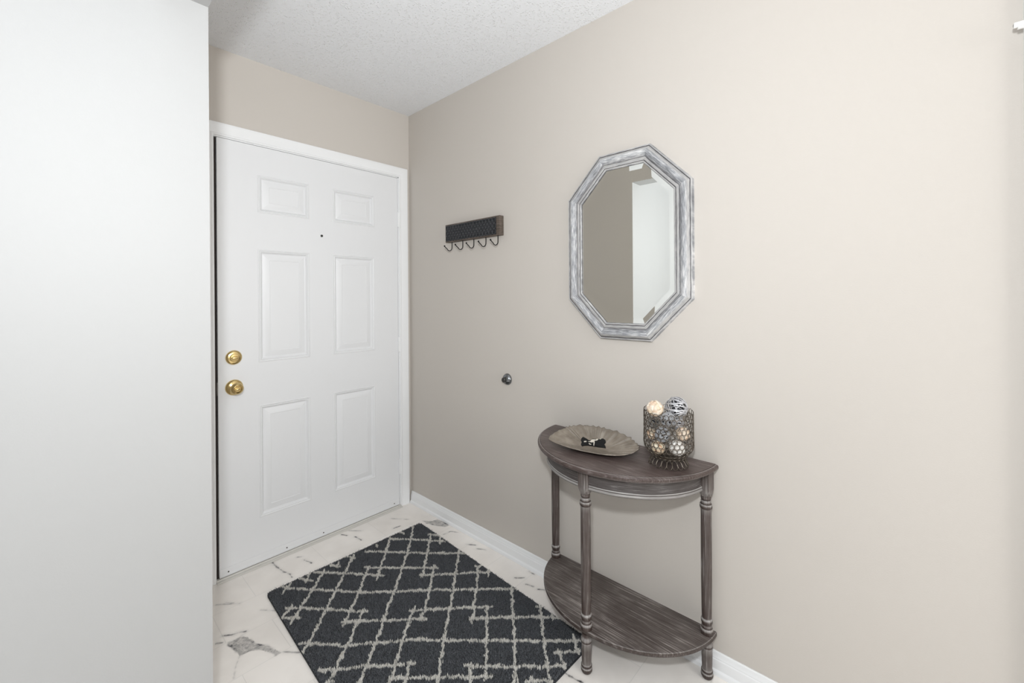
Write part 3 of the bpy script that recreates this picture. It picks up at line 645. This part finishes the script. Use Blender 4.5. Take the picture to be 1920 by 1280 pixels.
def strap_mesh(r,seed=3):
    b=MB(); rs=random.Random(seed); fams=[Vector((.25,.1,1)),Vector((1,-.25,.35)),Vector((.3,1,-.5)),Vector((-.6,.5,.6))]
    for fam,ax0 in enumerate(fams):
        for off in (-.7,-.42,-.12,.2,.5,.76):
            ax=(ax0.normalized()+Vector((rs.gauss(0,.16),rs.gauss(0,.16),rs.gauss(0,.16)))).normalized()
            u=ax.orthogonal().normalized(); v=ax.cross(u); off2=off+rs.uniform(-.08,.08)
            rr=math.sqrt(1-off2*off2); M_=40; vs=[]; hw=rs.uniform(.0011,.0019)
            for k in range(M_):
                q=2*PI*k/M_; d=(u*math.cos(q)+v*math.sin(q)); c=(ax*off2+d*rr)
                R=r*(1-.022*fam-.008*rs.random())
                for s_,h in ((-hw,-.0008),(hw,-.0008),(hw,0),(-hw,0)): vs.append(c*(R+h)+ax*s_)
            b.add(vs,[(k*4+j,k*4+(j+1)%4,((k+1)%M_)*4+(j+1)%4,((k+1)%M_)*4+j) for k in range(M_) for j in range(4)])
    return b.me()
def core_mesh(r):
    b=MB(); n=12; b.lathe([(max(.0003,r*math.sin(PI*i/n)),-r*math.cos(PI*i/n)) for i in range(n+1)],20); return b.me()
ub=Vector((.377,-.926,0)); vb=Vector((.926,.377,0))
G='decorative balls in the wire basket'
def ball(kind,u,v,z,r,seed,label):
    c=Vector((BX,BY,0))+ub*u+vb*v; loc=(c.x,c.y,z)
    if kind in ('cream','white','brown'):
        o=obj('decorative_ball',chips_mesh(r,seed),{'cream':M_cream,'white':M_whitec,'brown':M_brownc}[kind],None,loc,(seed,seed*2.,0),label=label,cat='decorative ball',group=G)
    else:
        me=strap_mesh(r) if kind=='strap' else vine_mesh(r,seed,34 if kind=='vine' else 26,.0011)
        o=obj('decorative_ball',me,{'strap':M_silver,'vine':M_vine,'dark':M_vined}[kind],None,loc,label=label,cat='decorative ball',group=G)
        obj('core',core_mesh(r*.80 if kind!='strap' else r*.74),M_core,o)
ball('cream',-.041,-.022,.9085,.0285,1,'cream chip-covered ball resting at the top left of the wire basket')
ball('strap',.027,.006,.9115,.0365,2,'large silver woven-strap ball at the top of the wire basket, highest of all')
ball('vine',.000,-.036,.879,.0245,3,'grey twisted vine ball just below and between the two topmost balls')
ball('dark',-.047,-.014,.8585,.0195,4,'dark vine ball against the left side of the basket under the cream top ball')
ball('vine',-.018,-.046,.830,.0245,5,'grey tangled vine ball in the middle front of the wire basket')
ball('cream',.046,-.018,.831,.0235,6,'cream chip-covered ball at the right side, halfway up the basket')
ball('white',.027,-.033,.787,.0265,7,'white shell-covered ball at the bottom right of the wire basket')
ball('brown',-.032,-.030,.781,.0235,8,'brown and cream chip-covered ball at the bottom left of the basket')
ball('brown',-.053,-.008,.817,.0175,9,'small brown and cream ball at the left edge, above the bottom row')
ball('strap',.025,.036,.852,.0250,10,'silver strap ball at the back of the basket behind the top ball')
ball('dark',-.020,.040,.802,.0280,11,'dark vine ball at the back of the basket behind the front balls')

# ------------------------------------------------------------------ rug
RUG = [[[-0.33,-0.298],[-0.252,-0.388],[-0.204,-0.454],[-0.151,-0.529]],[[-0.171,-0.409],[-0.133,-0.464]],[[-0.477,-0.298],[-0.406,-0.382],[-0.332,-0.475],[-0.266,-0.554],[-0.138,-0.696]],[[-0.543,-0.414],[-0.42,-0.555],[-0.307,-0.68]],[[-0.397,-0.658],[-0.346,-0.711],[-0.281,-0.773],[-0.208,-0.839],[-0.165,-0.883],[-0.16,-0.883]],[[-0.182,-0.804],[-0.141,-0.828]],[[-0.721,-0.27],[-0.623,-0.391],[-0.564,-0.469],[-0.511,-0.535]],[[-0.859,-0.262],[-0.843,-0.296],[-0.771,-0.392],[-0.705,-0.473],[-0.644,-0.557],[-0.535,-0.67],[-0.424,-0.776],[-0.356,-0.851],[-0.286,-0.924],[-0.18,-1.037],[-0.146,-1.075]],[[-0.781,-0.27],[-0.748,-0.331]],[[-0.643,-0.278],[-0.615,-0.323]],[[-0.562,-0.264],[-0.534,-0.317]],[[-0.256,-0.275],[-0.255,-0.308]],[[-0.409,-0.287],[-0.408,-0.311]],[[-0.89,-0.424],[-0.85,-0.467],[-0.78,-0.557],[-0.719,-0.635],[-0.678,-0.688]],[[-0.773,-0.67],[-0.712,-0.724],[-0.654,-0.785],[-0.579,-0.857],[-0.535,-0.903],[-0.536,-0.899]],[[-0.553,-0.818],[-0.506,-0.863],[-0.438,-0.927],[-0.369,-0.992],[-0.438,-0.927],[-0.366,-0.995],[-0.313,-1.05]],[[-0.421,-1.029],[-0.372,-1.075],[-0.299,-1.152],[-0.221,-1.235],[-0.18,-1.288]],[[-0.19,-1.182],[-0.156,-1.22]],[[-0.934,-0.638],[-0.903,-0.679],[-0.865,-0.72],[-0.825,-0.779],[-0.732,-0.861],[-0.66,-0.925],[-0.595,-0.985],[-0.601,-0.978],[-0.588,-1.004],[-0.556,-1.037],[-0.448,-1.159],[-0.379,-1.235],[-0.308,-1.317],[-0.212,-1.422]],[[-0.926,-0.47],[-0.871,-0.521]],[[-0.927,-0.822],[-0.883,-0.861],[-0.807,-0.928],[-0.734,-1.001],[-0.686,-1.043]],[[-0.578,-1.178],[-0.527,-1.236],[-0.459,-1.312],[-0.385,-1.394],[-0.34,-1.437]],[[-0.78,-1.027],[-0.735,-1.069],[-0.693,-1.121],[-0.664,-1.145],[-0.594,-1.224],[-0.545,-1.276]],[[-0.321,-1.376],[-0.257,-1.44]],[[-0.48,-1.375],[-0.458,-1.394],[-0.419,-1.439]],[[-0.936,-0.885],[-0.905,-0.902]],[[-0.815,-0.274],[-0.843,-0.296],[-0.87,-0.318]],[[-0.735,-0.272],[-0.754,-0.295],[-0.773,-0.316]],[[-0.678,-0.295],[-0.771,-0.392],[-0.848,-0.465],[-0.885,-0.505],[-0.911,-0.525]],[[-0.871,-0.429],[-0.923,-0.471]],[[-0.6,-0.282],[-0.628,-0.317]],[[-0.525,-0.285],[-0.619,-0.383],[-0.705,-0.473],[-0.791,-0.563],[-0.845,-0.619],[-0.896,-0.671],[-0.918,-0.694],[-0.938,-0.705]],[[-0.52,-0.43],[-0.564,-0.469],[-0.642,-0.56],[-0.711,-0.625],[-0.76,-0.679],[-0.776,-0.695]],[[-0.675,-0.665],[-0.719,-0.709],[-0.742,-0.725],[-0.8,-0.789],[-0.822,-0.8],[-0.883,-0.861],[-0.912,-0.884],[-0.935,-0.889]],[[-0.325,-0.289],[-0.408,-0.385],[-0.489,-0.474],[-0.544,-0.537]],[[-0.176,-0.283],[-0.261,-0.384],[-0.335,-0.466],[-0.419,-0.552],[-0.532,-0.665],[-0.596,-0.722],[-0.65,-0.779],[-0.731,-0.859],[-0.807,-0.928],[-0.855,-0.976]],[[-0.157,-0.418],[-0.263,-0.535],[-0.398,-0.68]],[[-0.129,-0.467],[-0.177,-0.526]],[[-0.31,-0.653],[-0.426,-0.773],[-0.509,-0.855],[-0.553,-0.886]],[[-0.529,-0.811],[-0.592,-0.864],[-0.657,-0.922],[-0.733,-0.994],[-0.764,-1.027],[-0.786,-1.047]],[[-0.14,-0.638],[-0.281,-0.773],[-0.356,-0.851],[-0.438,-0.927],[-0.504,-0.988],[-0.55,-1.034],[-0.633,-1.115],[-0.683,-1.166]],[[-0.689,-1.021],[-0.737,-1.067],[-0.754,-1.082]],[[-0.169,-0.809],[-0.288,-0.926],[-0.37,-0.994],[-0.365,-0.999],[-0.428,-1.052]],[[-0.151,-0.859],[-0.186,-0.896]],[[-0.324,-1.03],[-0.45,-1.156],[-0.527,-1.236],[-0.565,-1.271]],[[-0.142,-1.0],[-0.18,-1.037],[-0.299,-1.152],[-0.379,-1.235],[-0.461,-1.309],[-0.503,-1.364]],[[-0.557,-1.187],[-0.612,-1.244]],[[-0.178,-1.191],[-0.223,-1.236],[-0.308,-1.317],[-0.385,-1.394],[-0.429,-1.436]],[[-0.153,-1.227],[-0.202,-1.28]],[[-0.214,-1.379],[-0.27,-1.449]],[[-0.304,-1.383],[-0.348,-1.439]],[[-0.451,-1.377],[-0.465,-1.401]],[[-0.922,-1.035],[-0.85,-1.099]],[[-0.85,-1.099],[-0.784,-1.159]],[[-0.784,-1.159],[-0.791,-1.152]],[[-0.791,-1.152],[-0.778,-1.178]],[[-0.778,-1.178],[-0.746,-1.211]],[[-0.746,-1.211],[-0.638,-1.333]],[[-0.638,-1.333],[-0.569,-1.409]],[[-0.569,-1.409],[-0.498,-1.491]],[[-0.924,-1.175],[-0.876,-1.217]],[[-0.768,-1.352],[-0.717,-1.41]],[[-0.717,-1.41],[-0.649,-1.486]],[[-0.97,-1.201],[-0.925,-1.243]],[[-0.925,-1.243],[-0.883,-1.295]],[[-0.883,-1.295],[-0.854,-1.319]],[[-0.854,-1.319],[-0.784,-1.398]],[[-0.784,-1.398],[-0.735,-1.45]],[[-0.84,-0.953],[-0.921,-1.033]],[[-0.782,-1.038],[-0.847,-1.096]],[[-0.847,-1.096],[-0.923,-1.168]],[[-0.923,-1.168],[-0.954,-1.202]],[[-0.694,-1.162],[-0.74,-1.208]],[[-0.74,-1.208],[-0.823,-1.289]],[[-0.823,-1.289],[-0.873,-1.34]],[[-0.879,-1.195],[-0.927,-1.241]],[[-0.927,-1.241],[-0.944,-1.256]],[[-0.64,-1.33],[-0.717,-1.41]],[[-0.717,-1.41],[-0.755,-1.445]],[[-0.489,-1.326],[-0.569,-1.409]],[[-0.569,-1.409],[-0.651,-1.483]],[[-0.747,-1.361],[-0.802,-1.418]],[[-0.56,-1.385],[-0.526,-1.423]],[[-0.886,-1.211],[-0.818,-1.275]],[[-0.818,-1.275],[-0.749,-1.34]],[[-0.749,-1.34],[-0.818,-1.275]],[[-0.818,-1.275],[-0.746,-1.343]],[[-0.746,-1.343],[-0.693,-1.398]],[[-0.968,-1.352],[-0.936,-1.385]],[[-0.936,-1.385],[-0.828,-1.507]],[[-0.912,-1.013],[-0.976,-1.07]],[[-0.806,-1.121],[-0.889,-1.203]],[[-0.884,-1.336],[-0.93,-1.382]],[[-0.668,-1.274],[-0.75,-1.342]]]
def rug():
    t=empty('rug',(-.55,-.85,0),label='charcoal shag rug with ivory broken-lattice lines on the tiles before the door',cat='rug')
    TL,TR,BR,BL=np.array([-.914,-.257]),np.array([-.122,-.272]),np.array([-.184,-1.450]),np.array([-.965,-1.432])
    off=np.array([-.55,-.85])
    # backing: rounded-corner slab
    def q(u,v): return (TL*(1-u)+TR*u)*(1-v)+(BL*(1-u)+BR*u)*v
    out=[]; rc=.03
    for (cu,cv,a0) in ((1-rc,rc*.7,-90),(1-rc,1-rc*.7,0),(rc,1-rc*.7,90),(rc,rc*.7,180)):
        for k in range(7):
            a=math.radians(a0+k*15); out.append(q(cu+rc*math.cos(a),cv+rc*.7*math.sin(a)))
    b=MB(); n=len(out); vs=[(p[0]-off[0],p[1]-off[1],.0006) for p in out]+[(p[0]-off[0],p[1]-off[1],.006) for p in out]
    b.add(vs,[tuple(range(n))[::-1],tuple(range(n,2*n))]+[(i,(i+1)%n,n+(i+1)%n,n+i) for i in range(n)])
    obj('backing',b.me(smooth=False),simple('rug_backing',(.022,.024,.028),.95),t)
    # pile blades
    st=.0026; W,Hh=.79,1.19; nu,nv=int(W/st),int(Hh/st)
    U,V=np.meshgrid((np.arange(nu)+.5)/nu,(np.arange(nv)+.5)/nv,indexing='ij'); U=U.ravel()+rng.uniform(-.6,.6,U.size)/nu; V=V.ravel()+rng.uniform(-.6,.6,V.size)/nv
    # rounded corners
    du=np.maximum(0,rc-np.minimum(U,1-U))/rc; dv=np.maximum(0,rc*.7-np.minimum(V,1-V))/(rc*.7)
    k=(du**2+dv**2<1)&(U>.003)&(U<.997)&(V>.002)&(V<.998); U,V=U[k],V[k]
    P=(TL*(1-U[:,None])+TR*U[:,None])*(1-V[:,None])+(BL*(1-U[:,None])+BR*U[:,None])*V[:,None]
    wob=np.stack([.0028*np.sin(P[:,1]*160+P[:,0]*90)+rng.normal(0,.0016,len(P)),.0028*np.sin(P[:,0]*170-P[:,1]*60)+rng.normal(0,.0016,len(P))],1)
    D=np.full(len(P),9.); Q=P+wob
    for pts in RUG:
        for a,c in zip(pts[:-1],pts[1:]):
            a=np.array(a); c=np.array(c); d=c-a; L2=d@d
            if L2<1e-9: continue
            tt=np.clip(((Q-a)@d)/L2,0,1); D=np.minimum(D,np.linalg.norm(Q-(a+tt[:,None]*d),axis=1))
    ivory=D<.0028
    def blades(P,h,w,lean,name,m_,**kw):
        n=len(P); a=rng.uniform(0,2*PI,n); l=rng.normal(0,lean,n)+lean*.25; la=rng.uniform(0,2*PI,n)+.8*np.sin(P[:,0]*23)+.8*np.sin(P[:,1]*19)
        hh=h*rng.uniform(.75,1.12,n); ca,sa=np.cos(a)*w/2,np.sin(a)*w/2; lx,ly=np.cos(la)*l,np.sin(la)*l
        X,Y=P[:,0]-off[0],P[:,1]-off[1]; z0=.0045
        v=np.empty((n,5,3))
        v[:,0]=np.stack([X-ca,Y-sa,np.full(n,z0)],1); v[:,1]=np.stack([X+ca,Y+sa,np.full(n,z0)],1)
        v[:,2]=np.stack([X+ca*.95+lx*.45,Y+sa*.95+ly*.45,z0+hh*.62],1); v[:,3]=np.stack([X-ca*.95+lx*.45,Y-sa*.95+ly*.45,z0+hh*.62],1)
        v[:,4]=np.stack([X+lx,Y+ly,z0+hh],1)
        base=np.arange(n)*5; qd=np.stack([base,base+1,base+2,base+3],1); tr=np.stack([base+3,base+2,base+4],1)
        m=bpy.data.meshes.new(name); m.vertices.add(n*5); m.vertices.foreach_set('co',v.ravel())
        m.loops.add(n*7); m.loops.foreach_set('vertex_index',np.concatenate([qd.ravel(),tr.ravel()])); m.polygons.add(2*n)
        m.polygons.foreach_set('loop_start',np.concatenate([np.arange(n)*4,n*4+np.arange(n)*3])); m.update(calc_edges=True)
        obj(name,m,m_,t,**kw)
    def yarn(name,c1,c2,tl=0):
        m,nt,p=mat(name); tc=N(nt,'ShaderNodeTexCoord'); n=N(nt,'ShaderNodeTexNoise',i_Scale=260.0,i_Detail=2.0); L(nt,tc.outputs['Object'],n.inputs['Vector'])
        r=N(nt,'ShaderNodeValToRGB'); r.color_ramp.elements[0].position=.35; r.color_ramp.elements[1].position=.65; r.color_ramp.elements[0].color=(*c1,1); r.color_ramp.elements[1].color=(*c2,1)
        L(nt,n.outputs[0],r.inputs[0]); L(nt,r.outputs[0],p.inputs['Base Color']); p.inputs['Roughness'].default_value=.85; p.inputs['Sheen Weight'].default_value=.15
        if tl:
            tr=N(nt,'ShaderNodeBsdfTranslucent'); L(nt,r.outputs[0],tr.inputs['Color']); mx=N(nt,'ShaderNodeAddShader')
            ds=N(nt,'ShaderNodeBsdfDiffuse'); gv=N(nt,'ShaderNodeNewGeometry'); va=N(nt,'ShaderNodeVectorMath',operation='MULTIPLY_ADD'); va.inputs[1].default_value=(.35,.35,.35); va.inputs[2].default_value=(0,0,.8); L(nt,gv.outputs['Normal'],va.inputs[0]); vn=N(nt,'ShaderNodeVectorMath',operation='NORMALIZE'); L(nt,va.outputs[0],vn.inputs[0]); L(nt,vn.outputs[0],ds.inputs['Normal']); L(nt,r.outputs[0],ds.inputs['Color']); m2=N(nt,'ShaderNodeMixShader',i_0=tl); L(nt,ds.outputs[0],m2.inputs[1]); L(nt,tr.outputs[0],m2.inputs[2])
            L(nt,m2.outputs[0],nt.nodes['Material Output'].inputs['Surface'])
        return m
    blades(P[~ivory],.0082,.0024,.0048,'pile',yarn('charcoal_yarn',(.055,.060,.068),(.115,.122,.134)))
    Pi=np.repeat(P[ivory],2,axis=0)+rng.normal(0,.0007,(2*ivory.sum(),2))
    blades(Pi,.0130,.0030,.0030,'pattern_lines',yarn('ivory_yarn',(.80,.76,.69),(.95,.93,.88),.15),label='raised ivory yarn lines')
rug()
